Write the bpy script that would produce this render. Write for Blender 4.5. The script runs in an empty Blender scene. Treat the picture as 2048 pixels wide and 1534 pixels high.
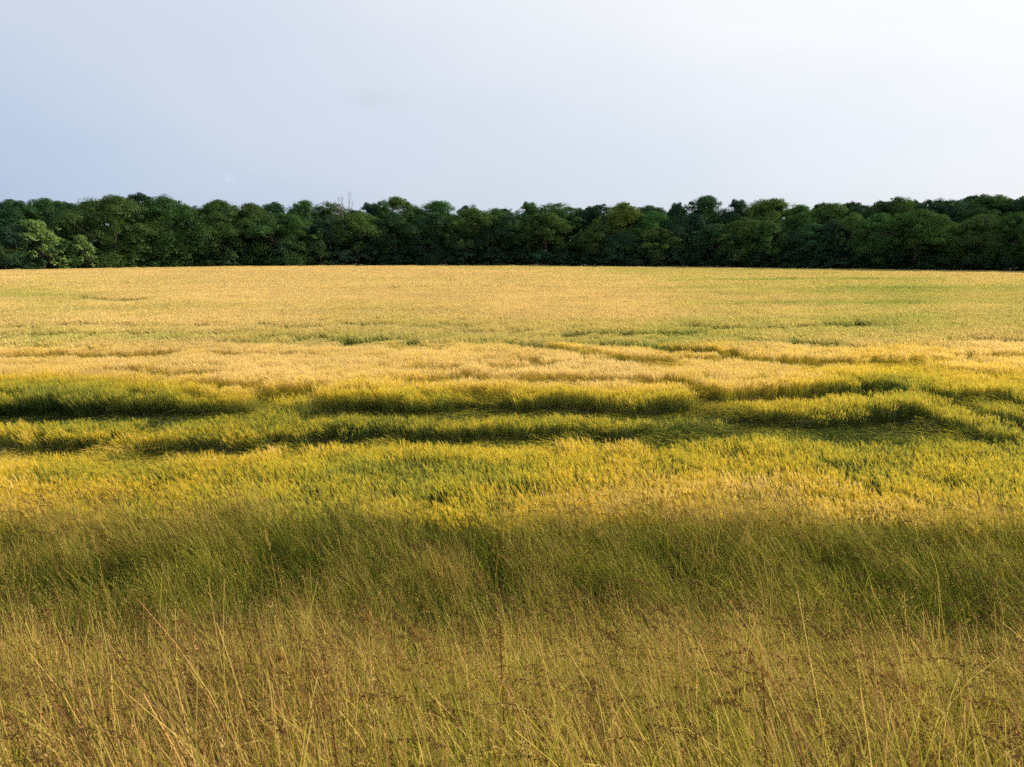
import bpy, math
import numpy as np
from mathutils import Vector

rng = np.random.default_rng(7)
R = math.radians
scene = bpy.context.scene
COL = scene.collection

# ------------------------------------------------------------------ camera
PITCH = R(9.8); FPX = 1547.0; CAM = np.array([0.0, 0.0, 4.5])
cam_d = bpy.data.cameras.new('camera')
cam_d.sensor_width = 36.0; cam_d.lens = 36.0 * FPX / 2048.0
cam_d.clip_start = 0.05; cam_d.clip_end = 6000
cam_d.dof.use_dof = True; cam_d.dof.focus_distance = 14.0; cam_d.dof.aperture_fstop = 9.0
cam = bpy.data.objects.new('camera', cam_d)
cam.location = CAM; cam.rotation_euler = (R(90) - PITCH, 0, 0)
COL.objects.link(cam); scene.camera = cam

# ------------------------------------------------------------------ light
SUN_AZ, SUN_EL = R(66), R(29)                  # azimuth clockwise from +Y (view), elevation
SUNV = Vector((math.sin(SUN_AZ) * math.cos(SUN_EL), math.cos(SUN_AZ) * math.cos(SUN_EL), math.sin(SUN_EL)))
sun_d = bpy.data.lights.new('sun', 'SUN')
sun_d.energy = 5.0; sun_d.angle = R(0.6); sun_d.color = (1.0, 0.86, 0.62)
sun = bpy.data.objects.new('sun', sun_d)
sun.rotation_euler = (-SUNV).to_track_quat('-Z', 'Y').to_euler()
COL.objects.link(sun)

world = bpy.data.worlds.new('World'); scene.world = world; world.use_nodes = True
vs = scene.view_settings
vs.view_transform = 'Standard'; vs.look = 'None'; vs.exposure = 0.55; vs.gamma = 1.0; vs.use_curve_mapping = False
scene.cycles.use_denoising = False
scene.cycles.use_adaptive_sampling = True; scene.cycles.adaptive_threshold = 0.028; scene.cycles.adaptive_min_samples = 16
scene.cycles.max_bounces = 4; scene.cycles.diffuse_bounces = 2; scene.cycles.glossy_bounces = 1
scene.cycles.transmission_bounces = 2; scene.cycles.transparent_max_bounces = 2


def pix_dir(u, v):
    cx, cy = (u - 1024.0) / FPX, -(v - 767.0) / FPX
    return np.array([cx, math.cos(PITCH) + math.sin(PITCH) * cy, -math.sin(PITCH) + math.cos(PITCH) * cy])


def on_plane(u, v, z):                          # the point of the level plane z seen at a pixel
    d = pix_dir(u, v); t = (z - CAM[2]) / d[2]
    return CAM + d * t


def at(u, v, Y):                                # the point at depth Y seen at a pixel
    d = pix_dir(u, v); return CAM + d * (Y / d[1])


def to_pix(x, y, z):
    dz = z - CAM[2]
    f = y * math.cos(PITCH) - dz * math.sin(PITCH)
    up = y * math.sin(PITCH) + dz * math.cos(PITCH)
    f = np.maximum(f, 0.05)
    return 1024 + FPX * x / f, 767 - FPX * up / f


# ------------------------------------------------------------------ sky: blue sky behind a thin bright veil
def build_world():
    nt = world.node_tree; nt.nodes.clear()
    N = lambda t: nt.nodes.new(t); L = nt.links.new
    out = N('ShaderNodeOutputWorld'); bg = N('ShaderNodeBackground'); bg.inputs['Strength'].default_value = 0.1
    sky = N('ShaderNodeTexSky'); sky.sky_type = 'NISHITA'; sky.sun_disc = False
    sky.sun_elevation = SUN_EL; sky.sun_rotation = SUN_AZ; sky.air_density = 1.0; sky.dust_density = 1.5
    tc = N('ShaderNodeTexCoord')
    dot = N('ShaderNodeVectorMath'); dot.operation = 'DOT_PRODUCT'; dot.inputs[1].default_value = SUNV
    L(tc.outputs['Generated'], dot.inputs[0])
    nz = N('ShaderNodeTexNoise'); nz.inputs['Scale'].default_value = 2.2; nz.inputs['Detail'].default_value = 5; nz.inputs['Roughness'].default_value = 0.5
    mp = N('ShaderNodeMapping'); mp.inputs['Scale'].default_value = (1.0, 1.0, 3.2)
    L(tc.outputs['Generated'], mp.inputs['Vector']); L(mp.outputs['Vector'], nz.inputs['Vector'])
    ma = N('ShaderNodeMath'); ma.operation = 'MULTIPLY_ADD'; ma.inputs[1].default_value = 0.40; ma.inputs[2].default_value = -0.20
    L(nz.outputs['Fac'], ma.inputs[0])
    ad = N('ShaderNodeMath'); ad.operation = 'ADD'; L(dot.outputs['Value'], ad.inputs[0]); L(ma.outputs[0], ad.inputs[1])
    sep = N('ShaderNodeSeparateXYZ'); L(tc.outputs['Generated'], sep.inputs[0])
    el = N('ShaderNodeMath'); el.operation = 'MULTIPLY'; el.inputs[1].default_value = 1.9
    zm = N('ShaderNodeMath'); zm.operation = 'MINIMUM'; zm.inputs[1].default_value = 0.42; L(sep.outputs['Z'], zm.inputs[0]); L(zm.outputs[0], el.inputs[0])
    ad2 = N('ShaderNodeMath'); ad2.operation = 'ADD'; L(ad.outputs[0], ad2.inputs[0]); L(el.outputs[0], ad2.inputs[1])
    mr = N('ShaderNodeMapRange'); mr.inputs['From Min'].default_value = -1; mr.inputs['From Max'].default_value = 1.3
    L(ad2.outputs[0], mr.inputs['Value'])
    cr = N('ShaderNodeValToRGB'); e = cr.color_ramp.elements
    stops = [(-1.0, (.30, .38, .55)), (-0.10, (.42, .545, .76)), (0.12, (.52, .62, .80)), (0.42, (.65, .72, .845)),
             (0.75, (.73, .79, .89)), (1.0, (.86, .895, .955)), (1.16, (.97, .98, 1.0)), (1.3, (1.0, 1.0, .98))]
    while len(e) < len(stops): e.new(0.5)
    for k, (p, c) in zip(e, stops): k.position = (p + 1) / 2.3; k.color = (*c, 1)
    L(mr.outputs[0], cr.inputs[0])
    sc = N('ShaderNodeVectorMath'); sc.operation = 'SCALE'; sc.inputs['Scale'].default_value = 6.8
    L(cr.outputs[0], sc.inputs[0])
    mix = N('ShaderNodeMix'); mix.data_type = 'RGBA'; mix.inputs[0].default_value = 0.9
    L(sky.outputs[0], mix.inputs[6]); L(sc.outputs[0], mix.inputs[7])
    cur = mix.outputs[2]
    # two little cloud wisps
    for (u, v, ru, rv, gain, thr) in ((458, 356, 15, 9, 1.08, .40), (752, 196, 95, 26, 0.955, .45)):
        d = Vector(pix_dir(u, v)).normalized()
        sb = N('ShaderNodeVectorMath'); sb.operation = 'SUBTRACT'; sb.inputs[1].default_value = d
        L(tc.outputs['Generated'], sb.inputs[0])
        ms = N('ShaderNodeVectorMath'); ms.operation = 'MULTIPLY'
        ms.inputs[1].default_value = (FPX / ru, FPX / ru, FPX / rv)
        L(sb.outputs[0], ms.inputs[0])
        ln = N('ShaderNodeVectorMath'); ln.operation = 'LENGTH'; L(ms.outputs[0], ln.inputs[0])
        n2 = N('ShaderNodeTexNoise'); n2.inputs['Scale'].default_value = 1.6; n2.inputs['Detail'].default_value = 4
        L(ms.outputs[0], n2.inputs['Vector'])
        mm = N('ShaderNodeMath'); mm.operation = 'MULTIPLY_ADD'; mm.inputs[1].default_value = 1.4; mm.inputs[2].default_value = -thr * 1.4
        L(n2.outputs['Fac'], mm.inputs[0])
        m3 = N('ShaderNodeMath'); m3.operation = 'SUBTRACT'; m3.inputs[0].default_value = 0.9; L(ln.outputs['Value'], m3.inputs[1])
        m4 = N('ShaderNodeMath'); m4.operation = 'ADD'; L(mm.outputs[0], m4.inputs[0]); L(m3.outputs[0], m4.inputs[1])
        r2 = N('ShaderNodeMapRange'); r2.interpolation_type = 'SMOOTHSTEP'; r2.inputs['From Min'].default_value = 0; r2.inputs['From Max'].default_value = 1.0
        r2.inputs['To Min'].default_value = 1.0; r2.inputs['To Max'].default_value = gain
        L(m4.outputs[0], r2.inputs['Value'])
        s2 = N('ShaderNodeVectorMath'); s2.operation = 'SCALE'; L(cur, s2.inputs[0]); L(r2.outputs[0], s2.inputs['Scale'])
        cur = s2.outputs[0]
    L(cur, bg.inputs['Color']); L(bg.outputs[0], out.inputs[0])


build_world()


# ------------------------------------------------------------------ small helpers
def tag(o, label=None, cat=None, group=None, kind=None):
    if label: o['label'] = label
    if cat: o['category'] = cat
    if group: o['group'] = group
    if kind: o['kind'] = kind
    return o


class MB:
    """collects ribbons, diamonds and tubes; build() makes one mesh"""
    def __init__(s): s.v = []; s.f = []; s.c = []; s.n = 0

    def add(s, v, f, c):
        v = np.asarray(v, float); k = len(v)
        s.v.append(v)
        c = np.asarray(c, float)
        s.c.append(np.broadcast_to(c, (k, 3)) if c.ndim == 1 else c)
        s.f.extend([tuple(i + s.n for i in q) for q in f]); s.n += k

    def ribbon(s, P, w, side, c):
        P = np.asarray(P); n = len(P); w = np.broadcast_to(np.asarray(w, float), (n,))[:, None] * 0.5
        v = np.empty((2 * n, 3)); v[0::2] = P - side * w; v[1::2] = P + side * w
        c = np.asarray(c, float)
        if c.ndim == 2: c = np.repeat(c, 2, axis=0)
        s.add(v, [(2 * i, 2 * i + 1, 2 * i + 3, 2 * i + 2) for i in range(n - 1)], c)

    def diamond(s, p, d, w, side, c):            # thin pointed leaf or grain from p along d
        p = np.asarray(p)
        s.add([p, p + d * 0.45 + side * w * .5, p + d, p + d * 0.45 - side * w * .5], [(0, 1, 2, 3)], c)

    def tube(s, P, r, c, k=6):
        P = np.asarray(P, float); n = len(P); r = np.broadcast_to(np.asarray(r, float), (n,))
        T = np.gradient(P, axis=0); T /= np.linalg.norm(T, axis=1)[:, None] + 1e-9
        ref = np.array([0.31, 0.95, 0.05]); A = np.cross(T, ref); A /= np.linalg.norm(A, axis=1)[:, None] + 1e-9
        B = np.cross(T, A)
        a = np.linspace(0, 2 * math.pi, k, endpoint=False)
        v = (P[:, None] + r[:, None, None] * (np.cos(a)[None, :, None] * A[:, None] + np.sin(a)[None, :, None] * B[:, None])).reshape(-1, 3)
        f = [(i * k + j, i * k + (j + 1) % k, (i + 1) * k + (j + 1) % k, (i + 1) * k + j) for i in range(n - 1) for j in range(k)]
        f.append(tuple((n - 1) * k + j for j in range(k)))
        s.add(v, f, c)

    def mesh(s, name, mat, smooth=False):
        me = bpy.data.meshes.new(name)
        me.from_pydata(np.concatenate(s.v).tolist(), [], s.f)
        at_ = me.attributes.new('col', 'FLOAT_COLOR', 'POINT')
        c = np.concatenate(s.c); at_.data.foreach_set('color', np.c_[c, np.ones(len(c))].astype(np.float32).ravel())
        if smooth: me.polygons.foreach_set('use_smooth', [True] * len(me.polygons))
        me.materials.append(mat); me.update()
        return me


def obj(name, me, parent=None):
    o = bpy.data.objects.new(name, me); COL.objects.link(o)
    if parent: o.parent = parent
    return o


def empty(name, loc, rz=0):
    o = bpy.data.objects.new(name, None); COL.objects.link(o); o.location = loc; o.rotation_euler.z = rz
    o.empty_display_size = 0.3
    return o


def vnoise(x, y, seed, scale, octv=3):
    """smooth value noise in [-1,1] on numpy arrays"""
    x = np.asarray(x, float); y = np.asarray(y, float); tot = 0; amp = 1; s = 0
    for o in range(octv):
        X = x / scale * 2 ** o + 17.3 * o; Y = y / scale * 2 ** o + 9.1 * o
        xi = np.floor(X); yi = np.floor(Y); fx = X - xi; fy = Y - yi
        fx = fx * fx * (3 - 2 * fx); fy = fy * fy * (3 - 2 * fy)
        h = lambda a, b: (np.sin(a * 127.1 + b * 311.7 + seed * 74.7) * 43758.5453) % 1.0
        v = (h(xi, yi) * (1 - fx) + h(xi + 1, yi) * fx) * (1 - fy) + (h(xi, yi + 1) * (1 - fx) + h(xi + 1, yi + 1) * fx) * fy
        tot = tot + amp * (v * 2 - 1); s += amp; amp *= .5
    return tot / s


def sstep(a, b, x):
    t = np.clip((x - a) / (b - a), 0, 1); return t * t * (3 - 2 * t)


# ------------------------------------------------------------------ materials
def new_mat(name):
    m = bpy.data.materials.new(name); m.use_nodes = True; nt = m.node_tree; nt.nodes.clear()
    return m, nt, (lambda t: nt.nodes.new(t)), nt.links.new


def mixc(N, L, fac, a, b, blend='MIX'):
    m = N('ShaderNodeMix'); m.data_type = 'RGBA'; m.blend_type = blend
    for sock, v in ((m.inputs[0], fac), (m.inputs[6], a), (m.inputs[7], b)):
        if isinstance(v, (int, float)): sock.default_value = v
        elif isinstance(v, tuple): sock.default_value = (*v, 1)
        else: L(v, sock)
    return m.outputs[2]


def math_(N, L, op, a, b=None, c=None, clamp=False):
    m = N('ShaderNodeMath'); m.operation = op; m.use_clamp = clamp
    for i, v in enumerate((a, b, c)):
        if v is None: continue
        if isinstance(v, (int, float)): m.inputs[i].default_value = v
        else: L(v, m.inputs[i])
    return m.outputs[0]


def leaf_shader(N, L, nt, color, transl=0.35, gloss=0.0, rough=0.45, tint=(1, 1, 1)):
    out = N('ShaderNodeOutputMaterial')
    d = N('ShaderNodeBsdfDiffuse'); t = N('ShaderNodeBsdfTranslucent'); mx = N('ShaderNodeMixShader')
    mx.inputs[0].default_value = transl
    L(color, d.inputs[0])
    L(mixc(N, L, 1.0, color, tint, 'MULTIPLY'), t.inputs[0])
    L(d.outputs[0], mx.inputs[1]); L(t.outputs[0], mx.inputs[2])
    last = mx.outputs[0]
    if gloss > 0:
        g = N('ShaderNodeBsdfGlossy'); g.inputs['Roughness'].default_value = rough; g.inputs[0].default_value = (1, 1, 1, 1)
        m2 = N('ShaderNodeMixShader'); m2.inputs[0].default_value = gloss
        L(last, m2.inputs[1]); L(g.outputs[0], m2.inputs[2]); last = m2.outputs[0]
    L(last, out.inputs[0])


def grass_material(name, stops, transl=.35, gloss=.03, noise_scale=1.2, noise_amt=.25, dark=.75):
    """col.r = ripeness of this bit of the plant, col.g = brightness; the instancer adds 'ripe' and 'lum'"""
    m, nt, N, L = new_mat(name)
    a = N('ShaderNodeAttribute'); a.attribute_name = 'col'
    s = N('ShaderNodeSeparateColor'); L(a.outputs['Color'], s.inputs[0])
    r = N('ShaderNodeAttribute'); r.attribute_type = 'INSTANCER'; r.attribute_name = 'ripe'
    lu = N('ShaderNodeAttribute'); lu.attribute_type = 'INSTANCER'; lu.attribute_name = 'lum'
    ge = N('ShaderNodeNewGeometry'); nz = N('ShaderNodeTexNoise'); nz.inputs['Scale'].default_value = noise_scale; nz.inputs['Detail'].default_value = 3
    L(ge.outputs['Position'], nz.inputs['Vector'])
    f = math_(N, L, 'ADD', s.outputs[0], r.outputs['Fac'])
    f = math_(N, L, 'ADD', f, math_(N, L, 'MULTIPLY_ADD', nz.outputs['Fac'], noise_amt * 2, -noise_amt), clamp=True)
    cr = N('ShaderNodeValToRGB'); e = cr.color_ramp.elements
    while len(e) < len(stops): e.new(.5)
    for k, (p, c) in zip(e, stops): k.position = p; k.color = (*c, 1)
    L(f, cr.inputs[0])
    b = math_(N, L, 'MULTIPLY', s.outputs[1], lu.outputs['Fac'])
    hs = N('ShaderNodeVectorMath'); hs.operation = 'SCALE'; L(cr.outputs[0], hs.inputs[0]); L(b, hs.inputs['Scale'])
    leaf_shader(N, L, nt, hs.outputs[0], transl, gloss)
    return m


M_BARLEY = grass_material('barley', [(0, (.036, .066, .018)), (.28, (.15, .19, .045)), (.5, (.45, .42, .062)),
                                     (.74, (.68, .50, .042)), (1, (.74, .575, .25))], transl=.50, gloss=0, noise_amt=.15)
M_EARS = grass_material('barley_ears', [(0, (.05, .10, .012)), (.28, (.22, .28, .05)), (.5, (.50, .51, .14)),
                                        (.72, (.66, .56, .20)), (1, (.76, .60, .27))], transl=.46, gloss=0, noise_scale=.5, noise_amt=.12)
M_WILD = grass_material('wild_grass', [(0, (.028, .056, .009)), (.28, (.12, .155, .018)), (.5, (.47, .41, .060)),
                                       (.68, (.66, .50, .150)), (.84, (.54, .31, .125)), (.93, (.28, .14, .05)), (1, (.125, .070, .030))], transl=.40, gloss=0, noise_scale=3)


def foliage_material():
    m, nt, N, L = new_mat('foliage')
    oi = N('ShaderNodeObjectInfo'); a = N('ShaderNodeAttribute'); a.attribute_name = 'col'
    s = N('ShaderNodeSeparateColor'); L(a.outputs['Color'], s.inputs[0])
    ge = N('ShaderNodeNewGeometry'); nz = N('ShaderNodeTexNoise'); nz.inputs['Scale'].default_value = .35; nz.inputs['Detail'].default_value = 3
    L(ge.outputs['Position'], nz.inputs['Vector'])
    k = math_(N, L, 'MULTIPLY_ADD', s.outputs[0], .5, 0.75)
    k = math_(N, L, 'MULTIPLY', k, math_(N, L, 'MULTIPLY_ADD', nz.outputs['Fac'], .7, .65))
    hs = N('ShaderNodeVectorMath'); hs.operation = 'SCALE'; L(oi.outputs['Color'], hs.inputs[0]); L(k, hs.inputs['Scale'])
    c = mixc(N, L, math_(N, L, 'MULTIPLY', s.outputs[1], .12), hs.outputs[0], (.10, .125, .016))
    leaf_shader(N, L, nt, c, .30, .008, .6, tint=(1.1, 1.25, .55))
    return m


def bark_material():
    m, nt, N, L = new_mat('bark')
    out = N('ShaderNodeOutputMaterial'); b = N('ShaderNodeBsdfPrincipled'); b.inputs['Roughness'].default_value = .9
    tc = N('ShaderNodeTexCoord'); mp = N('ShaderNodeMapping'); mp.inputs['Scale'].default_value = (3, 3, .6)
    nz = N('ShaderNodeTexNoise'); nz.inputs['Scale'].default_value = 4; nz.inputs['Detail'].default_value = 6
    L(tc.outputs['Object'], mp.inputs[0]); L(mp.outputs[0], nz.inputs['Vector'])
    L(mixc(N, L, nz.outputs['Fac'], (.045, .035, .025), (.17, .14, .11)), b.inputs['Base Color'])
    bp = N('ShaderNodeBump'); bp.inputs['Strength'].default_value = .6; L(nz.outputs['Fac'], bp.inputs['Height']); L(bp.outputs[0], b.inputs['Normal'])
    L(b.outputs[0], out.inputs[0])
    return m


def soil_material():
    m, nt, N, L = new_mat('soil')
    out = N('ShaderNodeOutputMaterial'); b = N('ShaderNodeBsdfPrincipled'); b.inputs['Roughness'].default_value = 1
    ge = N('ShaderNodeNewGeometry')
    n1 = N('ShaderNodeTexNoise'); n1.inputs['Scale'].default_value = .6; n1.inputs['Detail'].default_value = 8
    n2 = N('ShaderNodeTexNoise'); n2.inputs['Scale'].default_value = 14; n2.inputs['Detail'].default_value = 6
    L(ge.outputs['Position'], n1.inputs['Vector']); L(ge.outputs['Position'], n2.inputs['Vector'])
    c = mixc(N, L, n1.outputs['Fac'], (.040, .034, .016), (.085, .080, .026))
    c = mixc(N, L, math_(N, L, 'MULTIPLY', n2.outputs['Fac'], .6), c, (.12, .10, .045))
    L(c, b.inputs['Base Color'])
    bp = N('ShaderNodeBump'); bp.inputs['Strength'].default_value = .5; L(n2.outputs['Fac'], bp.inputs['Height']); L(bp.outputs[0], b.inputs['Normal'])
    L(b.outputs[0], out.inputs[0])
    return m


M_LEAF, M_BARK, M_SOIL = foliage_material(), bark_material(), soil_material()

# ------------------------------------------------------------------ the ground: bank by the camera, level field, rising a little nowhere
PROF_Y = np.array([-4000, -6, 0, 2.3, 4.4, 6.2, 7.4, 9, 12, 4000.])
PROF_Z = np.array([2.9, 2.9, 2.85, 2.12, 1.36, .38, .03, 0., 0., 0.])


def ground_z(x, y):
    z = np.interp(y, PROF_Y, PROF_Z)
    k = np.clip(1 - np.abs(np.asarray(y) - 4) / 7, 0, 1)
    return z + k * .16 * vnoise(x, y, 3, 1.7, 2)


def build_ground():
    ys = np.concatenate([[-3000, -800, -200, -60, -20, -8], np.linspace(-4, 14, 73), np.linspace(15, 60, 46), [70, 90, 120, 160, 220, 300, 500, 1000, 2000, 4500]])
    xs = np.concatenate([[-4500, -1500, -500, -200, -100, -50, -30], np.linspace(-20, 20, 81), [30, 50, 100, 200, 500, 1500, 4500]])
    X, Y = np.meshgrid(xs, ys); Z = ground_z(X, Y)
    v = np.c_[X.ravel(), Y.ravel(), Z.ravel()]; nx = len(xs)
    f = [(j * nx + i, j * nx + i + 1, (j + 1) * nx + i + 1, (j + 1) * nx + i) for j in range(len(ys) - 1) for i in range(nx - 1)]
    me = bpy.data.meshes.new('ground'); me.from_pydata(v.tolist(), [], f); me.materials.append(M_SOIL)
    me.polygons.foreach_set('use_smooth', [True] * len(f)); me.update()
    tag(obj('ground', me), kind='structure')


build_ground()

# the far rim of the field: an arc, nearer at both ends
EDGE_U = np.array([-500, 0, 250, 500, 800, 1100, 1400, 1700, 2048, 2550.])
EDGE_V = np.array([546, 540, 535.5, 532, 530.6, 531.2, 534, 538, 543, 549.])
EDGE = np.array([on_plane(u, v, .72) for u, v in zip(EDGE_U, EDGE_V)])


def edge_y(x):
    return np.interp(x, EDGE[:, 0], EDGE[:, 1])


def edge_depth_at_u(u):
    return on_plane(u, np.interp(u, EDGE_U, EDGE_V), .72)[1]


# ------------------------------------------------------------------ scattering (grass and crop are stuff)
def euler_from(phi, th, spin):
    """tilt by th towards azimuth phi after a spin about z -> XYZ euler"""
    def rz(a):
        z = np.zeros_like(a); o = np.ones_like(a)
        return np.stack([np.stack([np.cos(a), -np.sin(a), z], -1), np.stack([np.sin(a), np.cos(a), z], -1), np.stack([z, z, o], -1)], -2)
    z = np.zeros_like(th); o = np.ones_like(th)
    ry = np.stack([np.stack([np.cos(th), z, np.sin(th)], -1), np.stack([z, o, z], -1), np.stack([-np.sin(th), z, np.cos(th)], -1)], -2)
    M = rz(phi) @ ry @ rz(spin - phi)
    return np.stack([np.arctan2(M[:, 2, 1], M[:, 2, 2]), np.arcsin(np.clip(-M[:, 2, 0], -1, 1)), np.arctan2(M[:, 1, 0], M[:, 0, 0])], -1)


def scatter(name, meshes, P, eul, scl, idx, ripe, lum, label, cat):
    coll = bpy.data.collections.new(name + '_pieces')
    for i, me in enumerate(meshes):
        coll.objects.link(bpy.data.objects.new('%s_piece_%02d' % (name, i), me))
    me = bpy.data.meshes.new(name); me.from_pydata(np.asarray(P).tolist(), [], [])
    n = len(P)
    def at_(nm, ty, data, key):
        a = me.attributes.new(nm, ty, 'POINT'); a.data.foreach_set(key, np.ascontiguousarray(data).ravel())
    at_('rot', 'FLOAT_VECTOR', eul.astype(np.float32), 'vector')
    at_('scl', 'FLOAT_VECTOR', scl.astype(np.float32), 'vector')
    at_('idx', 'INT', idx.astype(np.int32), 'value')
    at_('ripe', 'FLOAT', np.broadcast_to(ripe, n).astype(np.float32), 'value')
    at_('lum', 'FLOAT', np.broadcast_to(lum, n).astype(np.float32), 'value')
    me.materials.append(meshes[0].materials[0])
    o = obj(name, me); tag(o, label, cat, kind='stuff')
    ng = bpy.data.node_groups.new(name, 'GeometryNodeTree')
    ng.interface.new_socket('Geometry', in_out='INPUT', socket_type='NodeSocketGeometry')
    ng.interface.new_socket('Geometry', in_out='OUTPUT', socket_type='NodeSocketGeometry')
    N = ng.nodes.new; L = ng.links.new
    gi = N('NodeGroupInput'); go = N('NodeGroupOutput')
    ip = N('GeometryNodeInstanceOnPoints'); ci = N('GeometryNodeCollectionInfo')
    ci.inputs['Collection'].default_value = coll; ci.inputs['Separate Children'].default_value = True; ci.inputs['Reset Children'].default_value = True
    ip.inputs['Pick Instance'].default_value = True
    def na(nm, ty):
        a = N('GeometryNodeInputNamedAttribute'); a.data_type = ty; a.inputs['Name'].default_value = nm; return a.outputs['Attribute']
    er = N('FunctionNodeEulerToRotation'); L(na('rot', 'FLOAT_VECTOR'), er.inputs[0])
    L(gi.outputs[0], ip.inputs['Points']); L(ci.outputs[0], ip.inputs['Instance'])
    L(na('idx', 'INT'), ip.inputs['Instance Index']); L(er.outputs[0], ip.inputs['Rotation']); L(na('scl', 'FLOAT_VECTOR'), ip.inputs['Scale'])
    L(ip.outputs[0], go.inputs[0])
    md = o.modifiers.new('scatter', 'NODES'); md.node_group = ng
    return o


def jitter_grid(y0, y1, cell, halfw, jit=.5):
    ys = np.arange(y0, y1, cell); out = []
    for y in ys:
        w = halfw(y); xs = np.arange(-w, w, cell)
        out.append(np.c_[xs, np.full(len(xs), y)])
    p = np.concatenate(out)
    return p + (rng.random(p.shape) - .5) * cell * 2 * jit


def bent(p0, az, th0, th1, length, n, k=1.5):
    s = (np.arange(n) + .5) / n
    th = th0 + (th1 - th0) * s ** k
    d = np.c_[np.sin(th) * math.cos(az), np.sin(th) * math.sin(az), np.cos(th)] * (length / n)
    return np.r_[[p0], p0 + np.cumsum(d, axis=0)]


def rand_side():
    a = rng.random() * 2 * math.pi
    return np.array([math.cos(a), math.sin(a), 0.])


WIND = math.pi                                  # stems lean and heads nod to the left

# ------------------------------------------------------------------ barley plants
def barley_tuft(n, size, lodge=0):
    mb = MB()
    for i in range(n):
        p0 = np.array([(rng.random() - .5) * size, (rng.random() - .5) * size, 0])
        az = WIND + rng.normal(0, .9); L_ = .55 * (1 + rng.normal(0, .07))
        br = .8 + .4 * rng.random(); dr = rng.normal(0, .10)
        if lodge == 0: P = bent(p0, az, abs(rng.normal(.03, .05)), rng.uniform(.05, .45), L_, 5, 2.2)
        elif lodge == 1: P = bent(p0, WIND + rng.normal(0, .7), rng.uniform(.25, .6), rng.uniform(.9, 1.6), L_, 5, 1.2)
        else: P = bent(p0, WIND + rng.normal(0, .9), rng.uniform(.75, 1.15), rng.uniform(1.4, 1.75), L_, 5, 1.0)
        P[:, 2] = np.maximum(P[:, 2], .012)
        hh = np.linspace(0, 1, 6)
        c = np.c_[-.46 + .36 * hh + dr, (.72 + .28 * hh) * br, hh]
        sd = rand_side()
        mb.ribbon(P, .0042, sd, c)
        T = P[-1] - P[-2]; T /= np.linalg.norm(T)
        # leaves
        for q in range(1 if rng.random() < .8 else 2):
            j = rng.integers(1, 4); a2 = rng.random() * 6.28
            Q = bent(P[j], a2, .35, rng.uniform(1.2, 2.4), rng.uniform(.13, .24), 3, 1.2)
            mb.ribbon(Q, [.009, .010, .007, .001], np.array([-math.sin(a2), math.cos(a2), 0]), (-.42 + .15 * rng.random() + dr, .95 * br, .3))
        # nodding ear with awns
        th = math.acos(np.clip(T[2], -1, 1)); nod = th + (rng.uniform(.0, .55) if lodge == 0 else rng.uniform(.05, 1.0))
        E = bent(P[-1], az, th, nod, .085, 3, 1)
        s2 = np.cross(E[-1] - E[0], [0, 0, 1]); s2 /= np.linalg.norm(s2) + 1e-9
        ce = (.02 + dr, 1.0 * br, 1)
        mb.ribbon(E, [.006, .013, .012, .005], s2, ce)
        up = np.cross(s2, E[-1] - E[0]); up /= np.linalg.norm(up) + 1e-9
        mb.ribbon(E, [.005, .011, .010, .004], up, ce)
        D = E[-1] - E[0]; D /= np.linalg.norm(D)
        for q in range(10):
            b = E[rng.integers(1, 4)]
            d = D + rng.normal(0, .10, 3); d /= np.linalg.norm(d)
            mb.diamond(b, d * rng.uniform(.09, .145), .0032, rand_side(), (.10 + dr, 1.15 * br, 1))
    return mb


def barley_mat_patch(n, size, hw, hl):
    """coarse patch for the far field: each ear a few faces"""
    mb = MB()
    for i in range(n):
        p0 = np.array([(rng.random() - .5) * size, (rng.random() - .5) * size, 0])
        az = WIND + rng.normal(0, .7); L_ = .60 * (1 + rng.normal(0, .07)); br = .88 + .24 * rng.random(); dr = rng.normal(0, .07)
        P = bent(p0, az, .05, rng.uniform(.3, .9), L_, 3, 2)
        sd = rand_side(); 
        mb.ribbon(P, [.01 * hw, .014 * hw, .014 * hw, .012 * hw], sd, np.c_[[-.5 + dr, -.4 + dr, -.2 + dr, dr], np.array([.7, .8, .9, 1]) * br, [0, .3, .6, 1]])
        T = (P[-1] - P[-2]); T /= np.linalg.norm(T)
        d = T + np.array([-.6, 0, -.25]) * rng.random() + rng.normal(0, .15, 3); d /= np.linalg.norm(d)
        for q in range(2):
            mb.diamond(P[-1] - T * .03, d * .22 * hl, .028 * hw, rand_side(), (.06 + dr, 1.05 * br, 1))
    return mb


NEAR = [barley_tuft(120, .80).mesh('barley_tuft', M_BARLEY) for _ in range(8)] + [barley_tuft(24, .30).mesh('barley_small_tuft', M_BARLEY) for _ in range(6)] \
    + [barley_tuft(44, .50, 1).mesh('barley_leaning_tuft', M_BARLEY) for _ in range(6)] + [barley_tuft(44, .50, 2).mesh('barley_flat_tuft', M_BARLEY) for _ in range(6)]
MID = [barley_mat_patch(200, 1.3, 1.25, .9).mesh('barley_patch', M_EARS) for _ in range(6)]
FAR = [barley_mat_patch(520, 3.4, 3.0, 1.2).mesh('barley_wide_patch', M_EARS) for _ in range(5)]

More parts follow.
